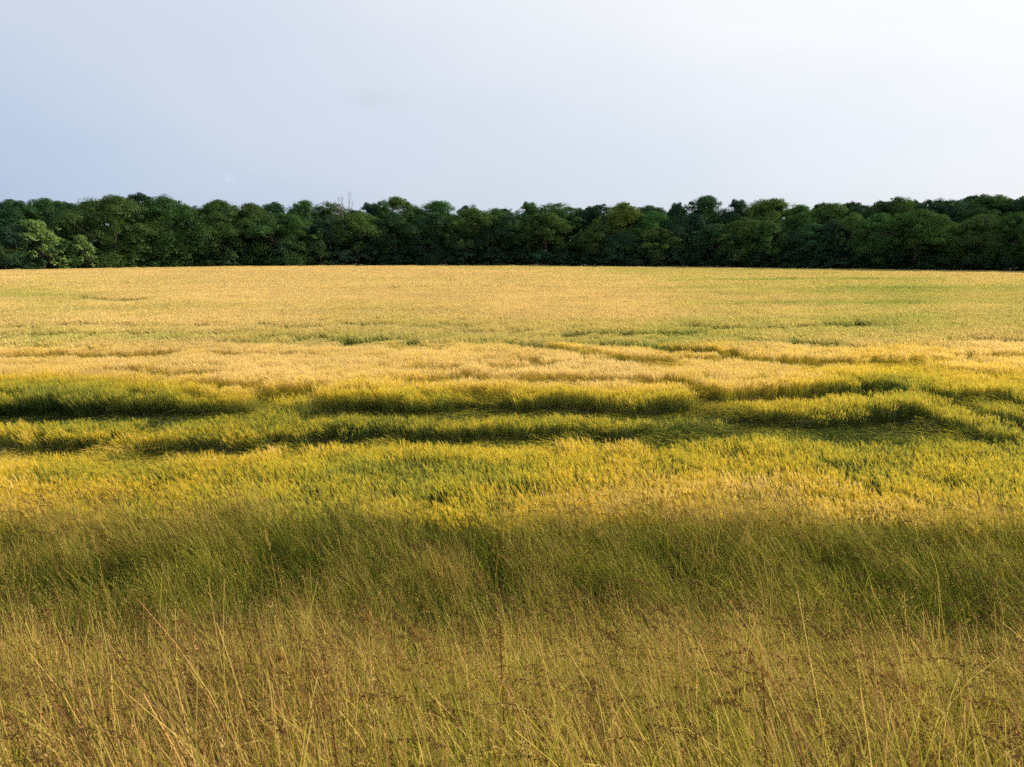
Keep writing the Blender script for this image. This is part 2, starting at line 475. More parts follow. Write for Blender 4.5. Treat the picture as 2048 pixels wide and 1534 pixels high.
# edges of flattened crop: (base line in the photograph, least height in front, length of the trough, softness at the ends)
FACES = [
    ([(-700, 905), (0, 906), (250, 915), (420, 910), (560, 906)], .30, 2.6),
    ([(560, 898), (740, 890), (900, 886), (1100, 890), (1300, 884), (1500, 880)], .40, 2.6),
    ([(1500, 880), (1700, 888), (1800, 884), (1900, 872)], .34, 2.6),
    ([(-700, 846), (0, 842), (120, 838), (400, 836), (560, 832)], .08, 3.1),
    ([(555, 806), (640, 806)], .10, 3.0),
    ([(640, 832), (820, 830), (1000, 828), (1220, 832), (1425, 834)], .08, 3.1),
    ([(1440, 842), (1560, 852), (1700, 858), (1830, 850)], .10, 2.9),
    ([(380, 792), (470, 796), (560, 792)], .35, 1.8),
    ([(1370, 803), (1450, 806), (1560, 803), (1760, 792)], .25, 3.0),
    ([(860, 782), (1000, 780), (1380, 790)], .50, 2.0),
    ([(1000, 700), (1180, 724), (1345, 750)], .34, 3.0),
    ([(1430, 726), (1500, 738), (1600, 744)], .28, 3.2),
    ([(1150, 702), (1300, 710), (1440, 722)], .42, 3.2),
    ([(1480, 698), (1560, 704), (1660, 704)], .55, 3.0),
    ([(880, 676), (960, 680), (1050, 682)], .55, 4.0),
    ([(1600, 738), (1700, 744), (1800, 746)], .40, 3.5),
    ([(1790, 752), (1880, 762), (2048, 778), (2600, 800)], .50, 2.2),
    ([(1820, 812), (1900, 818), (1990, 816)], .40, 3.0),
    ([(1900, 838), (1960, 852), (2048, 874), (2500, 950)], .10, 3.6),
    ([(1940, 884), (2000, 902), (2048, 918), (2300, 960)], .15, 2.8),
    ([(0, 690), (60, 692), (130, 690)], .6, 3.0),
    ([(180, 606), (230, 608), (300, 612)], .5, 6.0),
    ([(980, 740), (1080, 745)], .6, 2.0),
    ([(480, 706), (560, 708)], .6, 2.0),
]
FW = [(np.array([on_plane(u, v, 0.0)[:2] for u, v in pl]), h, w) for pl, h, w in FACES]
lrng = np.random.default_rng(21)
for _ in range(34):                             # short broken steps between the long ones
    yy = lrng.uniform(21.5, 42); xx = lrng.uniform(-.7, .7) * yy; ln = lrng.uniform(.5, 2.2) * yy / 20; sl = lrng.normal(-.05, .12)
    FW.append((np.array([(xx - ln, yy - sl * ln), (xx, yy), (xx + ln, yy + sl * ln)]), lrng.uniform(.48, .75), lrng.uniform(.9, 2.0) * yy / 20))


def crop_fields(x, y):
    """height factor, overhang (1 at the brink of a flattened strip)"""
    H = np.ones_like(x); O = np.zeros_like(x)
    wob = .50 * vnoise(x, y * .4, 41, 1.3, 3) + .24 * vnoise(x, y, 43, .45, 2)
    for fi, (pts, hmin, wid) in enumerate(FW):
        xs, ys = pts[:, 0], pts[:, 1]
        yf = np.interp(x, xs, ys) + wob * (ys.mean() / 18)
        soft = .05 * ys.mean() / 2
        inx = sstep(xs[0] - soft, xs[0] + soft * .3, x) * sstep(-xs[-1] - soft, -xs[-1] + soft * .3, -x)
        if fi not in (3, 5, 6, 8, 10, 11, 12): inx = inx * np.clip(1.0 + .9 * vnoise(x, np.full_like(x, fi * 7.3), 46, 1.3 * ys.mean() / 18, 3), .45, 1)
        d = yf - y
        h = np.where(d > 0, hmin + (1 - hmin) * sstep(.5, 1, d / wid), 1)
        H = np.minimum(H, 1 - inx * (1 - h))
        O = np.maximum(O, inx * np.where(d <= 0, np.clip(1 + d / .9, 0, 1), 0))
    return H, O


# ripeness of the crop (0 green .. 1 gold), read off in strips across the field
RV = np.array([528, 545, 565, 585, 605, 632, 650, 664, 680, 705, 735, 752, 768, 790, 820, 842, 858, 885, 905, 930, 960, 1000, 1040])
RU = np.array([0, 256, 512, 768, 1024, 1280, 1536, 1792, 2048])
RT = np.array([
    [.95, .95, .95, .92, .75, .85, .95, .95, .95],
    [1.0, 1.0, 1.0, 1.0, .95, .70, .70, .85, .90],
    [.95, 1.0, 1.0, .98, .92, .85, .72, .65, .62],
    [.55, .85, 1.0, .95, .95, .90, .75, .65, .60],
    [.95, .90, .90, .92, .98, .95, .80, .66, .60],
    [.85, .95, .88, .78, .88, .92, .72, .66, .62],
    [.80, .88, .85, .78, .68, .58, .62, .66, .65],
    [.60, .62, .58, .60, .62, .52, .62, .70, .70],
    [.85, .92, .92, .95, .80, .72, .80, .85, .86],
    [.95, .98, .95, .98, .96, .92, .90, .86, .82],
    [.88, .98, .98, .96, .98, .95, .86, .62, .66],
    [.42, .62, .85, .80, .88, .92, .85, .44, .58],
    [.38, .42, .75, .68, .55, .62, .88, .48, .46],
    [.36, .36, .42, .50, .48, .44, .60, .55, .40],
    [.40, .38, .36, .40, .42, .38, .36, .36, .42],
    [.72, .62, .48, .52, .58, .48, .42, .40, .40],
    [.86, .84, .72, .64, .66, .70, .50, .44, .40],
    [.72, .78, .72, .58, .52, .58, .60, .52, .42],
    [.60, .48, .44, .34, .38, .62, .56, .48, .46],
    [.74, .56, .46, .36, .42, .72, .74, .50, .52],
    [.72, .56, .46, .44, .52, .76, .72, .74, .58],
    [.66, .50, .34, .42, .56, .66, .70, .74, .74],
    [.45, .35, .30, .35, .40, .40, .40, .40, .40]])


def ripeness(x, y):
    u, v = to_pix(x, y, .75)
    u = np.clip(u, 0, 2048); v = np.clip(v, 528, 1040)
    fi = np.clip(np.interp(v, RV, np.arange(len(RV))), 0, len(RV) - 1.001); fj = np.clip(u / 256, 0, 7.999)
    i = fi.astype(int); j = fj.astype(int); a = fi - i; b = fj - j
    r = (RT[i, j] * (1 - b) + RT[i, j + 1] * b) * (1 - a) + (RT[i + 1, j] * (1 - b) + RT[i + 1, j + 1] * b) * a
    k = np.clip(y / 40, .35, 3)
    r = np.minimum(r, .86 + .3 * sstep(15, 19, y))
    return r - .10 * sstep(30, 60, y) * sstep(-.15, .3, x / y) + .15 * vnoise(x / (2.2 * k), y / k, 5, 2.2, 3) + .24 * sstep(28, 45, y) * vnoise(x / 5, y - .12 * x, 8, 4.0 * np.clip(y / 60, .8, 2).mean(), 3) + .05 * vnoise(x, y, 6, .7, 2)


def build_barley():
    hw = lambda y: .71 * y + 1.5
    # near plants: standing crop in wide tufts, small tufts along the brinks, leaning and flat ones in the troughs
    allp = []
    for mode, cell in (('stand', .54), ('brink', .21), ('low', .33)):
        p = jitter_grid(10.4, 33, cell, hw); x, y = p.T
        H, O = crop_fields(x, y)
        ok = y > 11.1 + .5 * vnoise(x, y, 11, 3, 2) - .02 * x
        ok &= {'stand': (O < .02) & (H > .80), 'brink': (O >= .02) & (H > .70), 'low': (H <= .80)}[mode]
        x, y, H, O = x[ok], y[ok], H[ok], O[ok]; n = len(x)
        base = (.80 + .20 * sstep(13.5, 19, y)) * (1 - .16 * sstep(15.8, 16.6, y) * (1 - sstep(19.2, 20.0, y))) * .90 * (1 + .24 * vnoise(x, y, 44, .7, 2) * O) * (1 + rng.normal(0, .04, n)) * (1 + .08 * vnoise(x, y, 12, 1.3, 2))
        phi = WIND + .9 * vnoise(x, y, 14, 1.8, 2) + rng.normal(0, .5, n); th = np.abs(rng.normal(0, .035, n)); spin = rng.normal(0, .6, n)
        if mode == 'stand': th = th + .07 * np.maximum(vnoise(x, y, 13, 3, 2), 0); idx = rng.integers(0, 8, n)
        if mode == 'brink':
            idx = rng.integers(8, 14, n); phi = -math.pi / 2 - .4 + rng.normal(0, .6, n); th = .03 + .22 * O ** 2 * rng.random(n) + .9 * O * np.maximum(vnoise(x, y, 45, .8, 2) - .1, 0); spin = .9 + rng.normal(0, .7, n)
        if mode == 'low':
            idx = np.where(H > .48, rng.integers(14, 20, n), rng.integers(20, 26, n)); spin = 1.3 * vnoise(x, y, 51, 1.4, 2) + rng.normal(0, .45, n)
            base = base * np.where(H > .48, .55 + .6 * H, .55 + 1.0 * H)
        allp.append((np.c_[x, y, ground_z(x, y) - .01], euler_from(phi, th, spin), np.c_[np.ones(n), np.ones(n), base], idx, ripeness(x, y) - (.06 if mode == 'low' else 0),
                     1 + .10 * vnoise(x, y, 15, 3, 2) + .06 * (1 - sstep(14.5, 16.5, y))))
    A = [np.concatenate(k) for k in zip(*allp)]
    scatter('barley_crop', NEAR, *A, 'ripening barley, standing and flattened in strips, nearest the grassy verge', 'barley')
    # middle distance
    p = jitter_grid(32.2, 84, 1.0, hw); x, y = p.T; H, O = crop_fields(x, y); n = len(x)
    H = H * (1 + .09 * vnoise(x / 1.6, y, 16, 3.5, 3))
    scl = np.c_[np.ones(n), np.ones(n), np.clip(H, .3, 1.15)]
    th = np.abs(rng.normal(.05, .05, n)) + .25 * (1 - np.clip(H, 0, 1)); phi = WIND + rng.normal(0, .6, n)
    scatter('barley_field', MID, np.c_[x, y, np.zeros(n)], euler_from(phi, th, rng.normal(0, .6, n)), scl, rng.integers(0, len(MID), n),
            ripeness(x, y), 1 + .10 * vnoise(x, y, 17, 4, 2), 'golden barley in the middle of the field with green streaks', 'barley')
    # far
    p = jitter_grid(83, 215, 2.5, hw); x, y = p.T
    p = p[y < edge_y(x)]; x, y = p.T; H, O = crop_fields(x, y); n = len(x)
    H = H * (1 + .10 * vnoise(x / 2, y, 18, 7, 3))
    scl = np.c_[np.ones(n), np.ones(n), np.clip(H, .3, 1.15)]
    scatter('far_barley_field', FAR, np.c_[x, y, np.zeros(n)], euler_from(np.full(n, WIND), np.abs(rng.normal(.03, .03, n)), rng.normal(0, .6, n)), scl,
            rng.integers(0, len(FAR), n), ripeness(x, y), 1 + .08 * vnoise(x, y, 19, 10, 2),
            'pale gold barley stretching to the foot of the woodland', 'barley')


build_barley()

# ------------------------------------------------------------------ wild grass on the bank
def spikelets(mb, A, n, ln, wd, c, spread):
    for i in range(n):
        t = rng.random() ** .8 * (len(A) - 1.001); k = int(t); b = A[k] + (A[k + 1] - A[k]) * (t - k)
        T = A[k + 1] - A[k]; T /= np.linalg.norm(T) + 1e-9
        d = T + rng.normal(0, spread, 3) + np.array([0, 0, -.25]); d /= np.linalg.norm(d)
        cc = np.array(c) * (1, .75 + .5 * rng.random(), 1)
        s = np.cross(d, rng.normal(0, 1, 3)); s /= np.linalg.norm(s) + 1e-9
        off = d * rng.random() * ln * 1.2
        mb.diamond(b + off, d * ln, wd, s, cc)


def dry_tuft(n, size):
    mb = MB()
    for i in range(n):
        p0 = np.array([(rng.random() - .5) * size, (rng.random() - .5) * size, 0])
        az = WIND + rng.normal(0, 1.25); L_ = rng.uniform(.45, 1.08); br = .45 + 1.0 * rng.random(); dr = rng.normal(0, .18)
        P = bent(p0, az, abs(rng.normal(.05, .12)), rng.uniform(.05, .85) if rng.random() < .9 else 1.9, L_, 6, 2.0)
        hh = np.linspace(0, 1, 7)
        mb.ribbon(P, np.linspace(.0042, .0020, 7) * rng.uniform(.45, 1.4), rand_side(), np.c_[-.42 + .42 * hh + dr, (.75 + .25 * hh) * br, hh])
        if rng.random() < .7:
            T = P[-1] - P[-2]; th = math.acos(np.clip(T[2] / np.linalg.norm(T), -1, 1))
            A = bent(P[-1], az, th, th + rng.uniform(.1, 1.0), rng.uniform(.07, .14), 4, 1)
            spikelets(mb, A, 7, .013, .0034, (.20 + dr * .6, .9 * br, 1), .25)
        if rng.random() < .6:
            j = rng.integers(1, 4); a2 = rng.random() * 6.28
            Q = bent(P[j], a2, .3, rng.uniform(.9, 2.3), rng.uniform(.12, .3), 4, 1.2)
            mb.ribbon(Q, [.005, .0055, .005, .004, .0005], np.array([-math.sin(a2), math.cos(a2), 0]), (-.22 + dr, br, .4))
    return mb


def green_tuft(n, size):
    mb = MB()
    for i in range(n):
        p0 = np.array([(rng.random() - .5) * size, (rng.random() - .5) * size, 0])
        az = WIND + rng.normal(0, 1.1); L_ = rng.uniform(.35, .85); br = .7 + .6 * rng.random()
        P = bent(p0, az, abs(rng.normal(.1, .1)), rng.uniform(.3, 1.5), L_, 5, 1.8)
        hh = np.linspace(0, 1, 6)
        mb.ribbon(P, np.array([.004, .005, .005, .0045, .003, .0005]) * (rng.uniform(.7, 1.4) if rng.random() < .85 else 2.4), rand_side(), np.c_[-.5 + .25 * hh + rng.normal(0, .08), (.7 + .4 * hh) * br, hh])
    return mb


def panicle_plant(mb, p0, az, L_, br, dr, heavy=1.0, th0=.08, th1=.6, w=.0034, plen=.20):
    P = bent(p0, az, th0, th1, L_, 8, 2.0); hh = np.linspace(0, 1, 9)
    sd = rand_side()
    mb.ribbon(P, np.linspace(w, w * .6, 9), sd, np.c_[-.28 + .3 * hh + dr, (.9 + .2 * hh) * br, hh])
    T = P[-1] - P[-2]; th = math.acos(np.clip(T[2] / np.linalg.norm(T), -1, 1))
    A = bent(P[-1], az, th, th + rng.uniform(.5, 1.2), plen, 7, 1)
    mb.ribbon(A, w * .5, sd, (.6, .6 * br, 1))
    for k in range(1, 8):
        for q in range(2):
            d = (A[k] - A[k - 1]); d /= np.linalg.norm(d); d = d + rng.normal(0, .26, 3) + np.array([0, 0, -.15]); d /= np.linalg.norm(d)
            bl = rng.uniform(.018, .042) * (1.15 - k / 9)
            B = np.array([A[k], A[k] + d * bl * .5, A[k] + d * bl + np.array([0, 0, -.004])])
            mb.ribbon(B, w * .4, sd, (.7, .6 * br, 1))
            spikelets(mb, B, int(7 * heavy), .0105, .0044, (2.0, br, 1), .3)


def panicle_tuft(n, size):
    mb = MB()
    for i in range(n):
        p0 = np.array([(rng.random() - .5) * size, (rng.random() - .5) * size, 0])
        panicle_plant(mb, p0, WIND + rng.normal(0, .45), rng.uniform(.68, 1.15), .85 + .3 * rng.random(), rng.normal(0, .08), 1, abs(rng.normal(.1, .08)), rng.uniform(.4, 1.1))
    return mb


DRY = [dry_tuft(150, .55).mesh('dry_grass_tuft', M_WILD) for _ in range(9)]
GREEN = [green_tuft(110, .55).mesh('green_grass_tuft', M_WILD) for _ in range(6)]
PANI = [panicle_tuft(9, .60).mesh('panicle_tuft', M_WILD) for _ in range(8)]


def build_wild():
    hw = lambda y: .74 * max(y, 0) + 1.6
    def place(cell, y0, y1, keep):
        p = jitter_grid(y0, y1, cell, hw); x, y = p.T
        far = 11.4 + .5 * vnoise(x, y, 11, 3, 2) - .02 * x + .25 * rng.normal(0, 1, len(x))
        ok = (y < far) & (rng.random(len(x)) < keep(x, y)); return p[ok].T
    lean = lambda x, y: .04 + .26 * sstep(-.2, .45, x / (y + 1.0)) + .12 * vnoise(x, y, 21, 1.6, 2)
    # dry stems; thinner on the hollow behind the crest, its shade painted in as darker green
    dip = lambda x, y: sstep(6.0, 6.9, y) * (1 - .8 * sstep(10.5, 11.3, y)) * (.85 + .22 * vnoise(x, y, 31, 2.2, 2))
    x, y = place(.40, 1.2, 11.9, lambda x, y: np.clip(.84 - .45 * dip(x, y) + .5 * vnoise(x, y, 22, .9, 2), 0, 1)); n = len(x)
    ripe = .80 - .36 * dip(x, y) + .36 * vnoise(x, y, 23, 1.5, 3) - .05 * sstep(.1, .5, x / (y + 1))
    th = np.abs(lean(x, y) + .2 * dip(x, y) + rng.normal(0, .07, n)); phi = WIND + rng.normal(0, .9, n)
    s = .95 * (1 + rng.normal(0, .1, n)) * (1 + .10 * vnoise(x, y, 24, 1.8, 2)); scl = np.c_[np.ones(n), np.ones(n), s]
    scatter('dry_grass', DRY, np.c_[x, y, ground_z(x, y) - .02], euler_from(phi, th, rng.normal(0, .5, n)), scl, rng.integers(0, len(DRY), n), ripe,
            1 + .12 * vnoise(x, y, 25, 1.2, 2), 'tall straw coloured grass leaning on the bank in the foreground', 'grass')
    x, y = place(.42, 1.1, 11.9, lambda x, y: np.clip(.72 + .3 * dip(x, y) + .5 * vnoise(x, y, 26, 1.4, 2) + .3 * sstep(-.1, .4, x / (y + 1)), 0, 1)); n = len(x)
    scl = np.c_[np.ones(n), np.ones(n), .9 * (1 + rng.normal(0, .15, n)) + .18 * dip(x, y)]
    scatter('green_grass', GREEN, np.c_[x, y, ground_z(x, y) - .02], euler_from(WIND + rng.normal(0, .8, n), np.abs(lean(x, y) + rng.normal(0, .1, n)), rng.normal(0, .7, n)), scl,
            rng.integers(0, len(GREEN), n), .62 - .14 * dip(x, y) + .2 * vnoise(x, y, 27, 1.2, 2) + .06 * sstep(.1, .5, x / (y + 1)), 1 + .1 * vnoise(x, y, 28, 1, 2), 'green grass blades growing up through the dry stems', 'grass')  # blades in the hollow also coloured darker to stand for its shade
    x, y = place(.56, 1.5, 11.9, lambda x, y: np.clip(.62 + .5 * sstep(-.1, .5, x / (y + 1)) + .4 * vnoise(x, y, 29, 1.4, 2) + .6 * sstep(8.4, 9.4, y), 0, 1)); n = len(x)
    scl = np.c_[np.ones(n), np.ones(n), .9 * (1 + rng.normal(0, .07, n))]
    scatter('seed_head_grass', PANI, np.c_[x, y, ground_z(x, y) - .02], euler_from(WIND + rng.normal(0, .4, n), np.abs(lean(x, y) + rng.normal(0, .07, n)), rng.normal(0, .4, n)), scl,
            rng.integers(0, len(PANI), n), .5 + .15 * vnoise(x, y, 30, 1.2, 2), np.ones(n), 'nodding brown seed heads of grass above the bank', 'grass')


build_wild()


def straw_arch():
    b = on_plane(592, 817, .0); root = empty('straw_bundle', (b[0], b[1], 0))
    tag(root, 'pale bundle of broken straw arched over the dark hollow in the barley', 'straw')
    for k in range(3):
        mb = MB()
        for i in range(26):
            p = np.array([rng.normal(0, .05) + .18 * (k - 1), rng.normal(0, .10), .02])
            P = bent(p, 0.1 + rng.normal(0, .22), .25 + rng.random() * .3, 2.0 + rng.random() * .5, .52 + rng.random() * .25, 7, 1.0)
            mb.tube(P, np.linspace(.006, .003, 8), (.25, 1.1, 1), 4)
        obj('straw_strand', mb.mesh('straw_strand', M_STRAW), root)


def stalk(name, kind, u, v, Y, label, lean=.25, az=None, br=1.0):
    t = at(u, v, Y); z0 = float(ground_z(t[0], Y)); H = t[2] - z0
    az = WIND if az is None else az
    root = empty(name, (t[0] + math.sin(lean * .6) * H * -math.cos(az), Y, z0)); g = 'single stalks standing out of the foreground grass'
    tag(root, label, 'stalk' if kind == 'dock' else 'grass stalk', g)
    mb = MB(); P = bent(np.zeros(3), az, lean * .3, lean * 1.2, H, 9, 1.4)
    mb.tube(P, np.linspace(.0032, .0016, 10), (.30 if kind == 'dock' else .05, br, 1), 5); obj('stem', mb.mesh('stalk_stem', M_STALK), root)
    h = MB(); lv = MB()
    if kind == 'dock':
        for k in range(230):
            tt = .55 + .45 * rng.random(); q = tt * 9; i = min(int(q), 8); b = P[i] + (P[i + 1] - P[i]) * (q - i)
            d = rng.normal(0, 1, 3); d /= np.linalg.norm(d)
            s = np.cross(d, rng.normal(0, 1, 3)); s /= np.linalg.norm(s)
            r = .016 * (1.25 - tt) / .5 + .004
            h.diamond(b + d * r * rng.random(), d * .011, .008, s, (.62 + .2 * rng.random(), .7 + .5 * rng.random(), 1))
        h.tube(P[4:], np.linspace(.004, .002, 6), (.5, .8, 1), 5)
        obj('seed_spike', h.mesh('stalk_seed_spike', M_STALK), root)
    else:
        T = P[-1] - P[-2]; th = math.acos(np.clip(T[2] / np.linalg.norm(T), -1, 1))
        A = bent(P[-1], az, th, th + (.45 if kind == 'nod' else .12), .14, 8, 1)
        for k in range(1, 9):
            for q in range(3):
                d = A[k] - A[k - 1]; d /= np.linalg.norm(d); d = d + rng.normal(0, .24, 3); d /= np.linalg.norm(d)
                B = np.array([A[k], A[k] + d * .016, A[k] + d * .034 * (1.2 - k / 10)])
                spikelets(h, B, 14, .0065, .0024, ((2.0 if kind == 'nod' else .22), br, 1), .30)
        obj('seed_head', h.mesh('stalk_seed_head', M_STALK), root)
    for k in range(2):
        a2 = rng.random() * 6.28; Q = bent(P[3 + 2 * k], a2, .3, 1.5, .24, 5, 1.2)
        lv = MB(); lv.ribbon(Q, [.006, .008, .007, .005, .003, .0006], np.array([-math.sin(a2), math.cos(a2), 0]), (-.1, 1, 1))
        obj('leaf', lv.mesh('stalk_leaf', M_STALK), root)


def plain_variant(name, src_stops):
    m, nt, N, L = new_mat(name)
    a = N('ShaderNodeAttribute'); a.attribute_name = 'col'; s = N('ShaderNodeSeparateColor'); L(a.outputs['Color'], s.inputs[0])
    f = math_(N, L, 'ADD', s.outputs[0], .5, clamp=True)
    cr = N('ShaderNodeValToRGB'); e = cr.color_ramp.elements
    while len(e) < len(src_stops): e.new(.5)
    for k, (p, c) in zip(e, src_stops): k.position = p; k.color = (*c, 1)
    L(f, cr.inputs[0]); hs = N('ShaderNodeVectorMath'); hs.operation = 'SCALE'; L(cr.outputs[0], hs.inputs[0]); L(s.outputs[1], hs.inputs['Scale'])
    leaf_shader(N, L, nt, hs.outputs[0], .3, 0)
    return m


M_STALK = plain_variant('stalk', [(0, (.028, .075, .008)), (.28, (.13, .19, .018)), (.5, (.36, .31, .055)), (.72, (.46, .32, .10)), (.86, (.30, .15, .055)), (1, (.27, .155, .045))])
M_STRAW = plain_variant('straw', [(0, (.3, .24, .09)), (1, (.62, .45, .22))])
straw_arch()
for a in [
    ('dock_stalk', 'dock', 1000, 1236, 3.3, 'dark brown dock spike standing upright near the middle of the foreground grass', .04),
    ('dock_stalk', 'dock', 648, 1296, 2.8, 'short brown dock spike left of the middle in the foreground grass', .08),
    ('dock_stalk', 'dock', 1528, 1330, 2.6, 'rusty dock spike low on the right in the foreground grass', .10),
    ('grass_stalk', 'spike', 1214, 1080, 4.5, 'tall tan grass spike rising against the dark green hollow, right of the middle', .22),
    ('grass_stalk', 'spike', 1500, 1100, 4.3, 'upright pale grass spike against the dark hollow on the right', .05),
    ('grass_stalk', 'nod', 945, 1158, 4.2, 'arched pale grass stalk at the brow of the bank in the middle', .30),
    ('grass_stalk', 'spike', 545, 1108, 4.4, 'pale upright grass spike at the brow of the bank, left of the middle', .10),
    ('grass_stalk', 'spike', 200, 1115, 4.4, 'thin pale grass spike at the brow of the bank on the far left', .10),
    ('grass_stalk', 'nod', 640, 1470, 1.12, 'blurred purple brown seed head at the bottom edge, left of the middle', .08),
    ('grass_stalk', 'nod', 835, 1345, 1.35, 'drooping brown seed head close to the lens, lower middle', .22),
    ('grass_stalk', 'nod', 925, 1350, 1.40, 'second drooping brown seed head close to the lens, right of its twin', .26),
    ('grass_stalk', 'nod', 1905, 1395, 1.45, 'long arching brown seed head near the lower right corner', .42),
    ('grass_stalk', 'spike', 1690, 1320, 1.50, 'long pale yellow grass stalk slanting to the lower right corner', .55),
    ('grass_stalk', 'nod', 1620, 1355, 1.60, 'slanting brown seed head left of the long pale yellow stalk', .45),
]: stalk(*a)

# ------------------------------------------------------------------ trees
def cards(C, Nrm, size, aspect, rnd, yel):
    """one leaf spray (a bent diamond pair) per centre, as arrays"""
    n = len(C)
    Nrm = Nrm / (np.linalg.norm(Nrm, axis=1)[:, None] + 1e-9)
    t = np.cross(Nrm, rng.normal(0, 1, (n, 3))); t /= np.linalg.norm(t, axis=1)[:, None] + 1e-9
    b = np.cross(Nrm, t)
    s = size[:, None]
    j = lambda: (.8 + .4 * rng.random((n, 1)))
    v = np.stack([C - t * s * .5 * j() - b * s * .22 * aspect * j(), C - b * s * .42 * aspect * j() + t * s * .15 + Nrm * s * .1,
                  C + t * s * .5 * j() + b * s * .1, C + b * s * .42 * aspect * j() - t * s * .1 + Nrm * s * .08], 1)
    col = np.stack([rnd, yel, np.zeros(n)], -1)
    return v.reshape(-1, 3), np.repeat(col, 4, axis=0)


def crown_mesh(name, Rw, H, nclump, per, profile, leaf=.34, cl=(.9, 1.7), lean=0.0, streak=0.0, low=.03):
    nt_ = int(nclump * .45)
    u = np.r_[low + (1 - low) * rng.random(nclump) ** .72, .12 + .88 * rng.random(nt_) ** .8]
    nb = nclump; nclump = nb + nt_
    phi = rng.random(nclump) * 6.283
    ph = rng.random(4) * 6.28
    lob = 1 + .20 * np.sin(phi * 3 + ph[0] + u * 3) + .14 * np.sin(phi * 5 + u * 9 + ph[1]) + .08 * np.sin(phi * 9 - u * 14 + ph[2])
    pr = np.interp(u, profile[0], profile[1]) * Rw * lob
    rho = pr * np.r_[np.where(rng.random(nb) < .45, np.sqrt(rng.random(nb)) * .7, rng.uniform(.72, 1.0, nb)), rng.uniform(.92, 1.14, nt_)]
    cr = rng.uniform(*cl, nclump) * (.75 + .5 * rng.random(nclump)) * (1 - .25 * u)
    cr[nb:] *= .42
    cc = np.c_[rho * np.cos(phi) - lean * u * H, rho * np.sin(phi), np.maximum(u * H - cr * .5, cr * .35)]
    cc[nb:, 2] += cr[nb:] * .4
    k = np.repeat(np.arange(nclump), np.r_[np.full(nb, per), np.full(nt_, per // 5)]); n = len(k)
    d = rng.normal(0, 1, (n, 3)); d /= np.linalg.norm(d, axis=1)[:, None]
    d[:, 2] = np.where(d[:, 2] < -.3, -d[:, 2], d[:, 2])
    rr = (.45 + .6 * rng.random(n) ** .6)
    off = d * rr[:, None] * cr[k][:, None] * np.array([1, 1, .95])
    if streak:
        a = rng.random(n)[:, None]; off = off * .8 + np.array([-.7, 0, .75]) * (a - .3) * cr[k][:, None] * streak
    C = cc[k] + off; C[:, 2] = np.maximum(C[:, 2], .05)
    Nr = d * 1.25 + np.array([0, 0, .4]) + rng.normal(0, .38, (n, 3))
    size = leaf * rng.uniform(.6, 1.4, n)
    clr = rng.random(nclump)[k] * .5 + .5 * rng.random(n)
    v, c = cards(C, Nr, size, 1.0 if not streak else .6, clr, rng.random(nclump)[k] ** 3)
    me = bpy.data.meshes.new(name)
    me.vertices.add(len(v)); me.vertices.foreach_set('co', v.astype(np.float32).ravel())
    me.loops.add(len(v)); me.loops.foreach_set('vertex_index', np.arange(len(v), dtype=np.int32))
    me.polygons.add(len(v) // 4); me.polygons.foreach_set('loop_start', np.arange(0, len(v), 4, dtype=np.int32))
    me.update(calc_edges=True)
    a = me.attributes.new('col', 'FLOAT_COLOR', 'POINT'); a.data.foreach_set('color', np.c_[c, np.ones(len(c))].astype(np.float32).ravel())
    me.materials.append(M_LEAF)
    return me, cc


def trunk_mesh(name, H, r, cc, nl=9, lean=0.0):
    mb = MB(); z = np.linspace(-.2, H * .8, 9)
    P = np.c_[np.cumsum(rng.normal(0, .10, 9)) - lean * np.maximum(z, 0), np.cumsum(rng.normal(0, .10, 9)), z]
    mb.tube(P, r * np.linspace(1.25, .22, 9), (.5, .5, .5), 8)
    for q in range(nl):
        i = rng.integers(2, 8); e = cc[rng.integers(0, len(cc))]
        m = (P[i] * .5 + e * .5) + np.array([0, 0, -.3]) + rng.normal(0, .25, 3)
        mb.tube([P[i], (P[i] + m) / 2 + rng.normal(0, .1, 3), m, e], r * np.array([.4, .3, .2, .06]), (.5, .5, .5), 5)
    return mb.mesh(name, M_BARK, True)


OAKP = ([0, .06, .3, .55, .75, .9, 1], [.80, .86, .95, 1.0, .82, .5, .12])
TALLP = ([0, .2, .45, .6, .78, .9, 1], [.7, .85, 1.0, 1.0, .85, .6, .25])
BUSHP = ([0, .2, .5, .8, 1], [.85, 1.0, .92, .6, .15])
KIND = {'oak': [], 'tall': [], 'bush': [], 'willow': []}
for i in range(5):
    m, cc = crown_mesh('oak_crown', 8.2, 15, 145, 330, OAKP, .205, (1.3, 2.7)); KIND['oak'].append((m, trunk_mesh('oak_trunk', 15, .42, cc), 17.0, 15.6))
for i in range(5):
    m, cc = crown_mesh('tall_crown', 6.3, 17, 120, 290, TALLP, .205, (1.2, 2.3), low=.08); KIND['tall'].append((m, trunk_mesh('tall_trunk', 17, .34, cc), 13.2, 17.6))
for i in range(5):
    m, cc = crown_mesh('bush_crown', 2.5, 5.2, 44, 150, BUSHP, .18, (.5, .95)); KIND['bush'].append((m, trunk_mesh('bush_stem', 5, .10, cc, 6), 5.2, 5.3))
for i in range(2):
    m, cc = crown_mesh('willow_crown', 4.0, 9.0, 60, 95, BUSHP, .34, (.7, 1.2), lean=.06, streak=1.5); KIND['willow'].append((m, trunk_mesh('willow_trunk', 8, .18, cc, 8), 8.6, 9.4))

DK = (.025, .066, .022); MG = (.040, .094, .020); YG = (.075, .120, .022); OL = (.056, .098, .020)
BL = (.026, .060, .030); SV = (.150, .225, .070); VG = (.036, .100, .020); DD = (.020, .052, .024); LG = (.075, .130, .035)

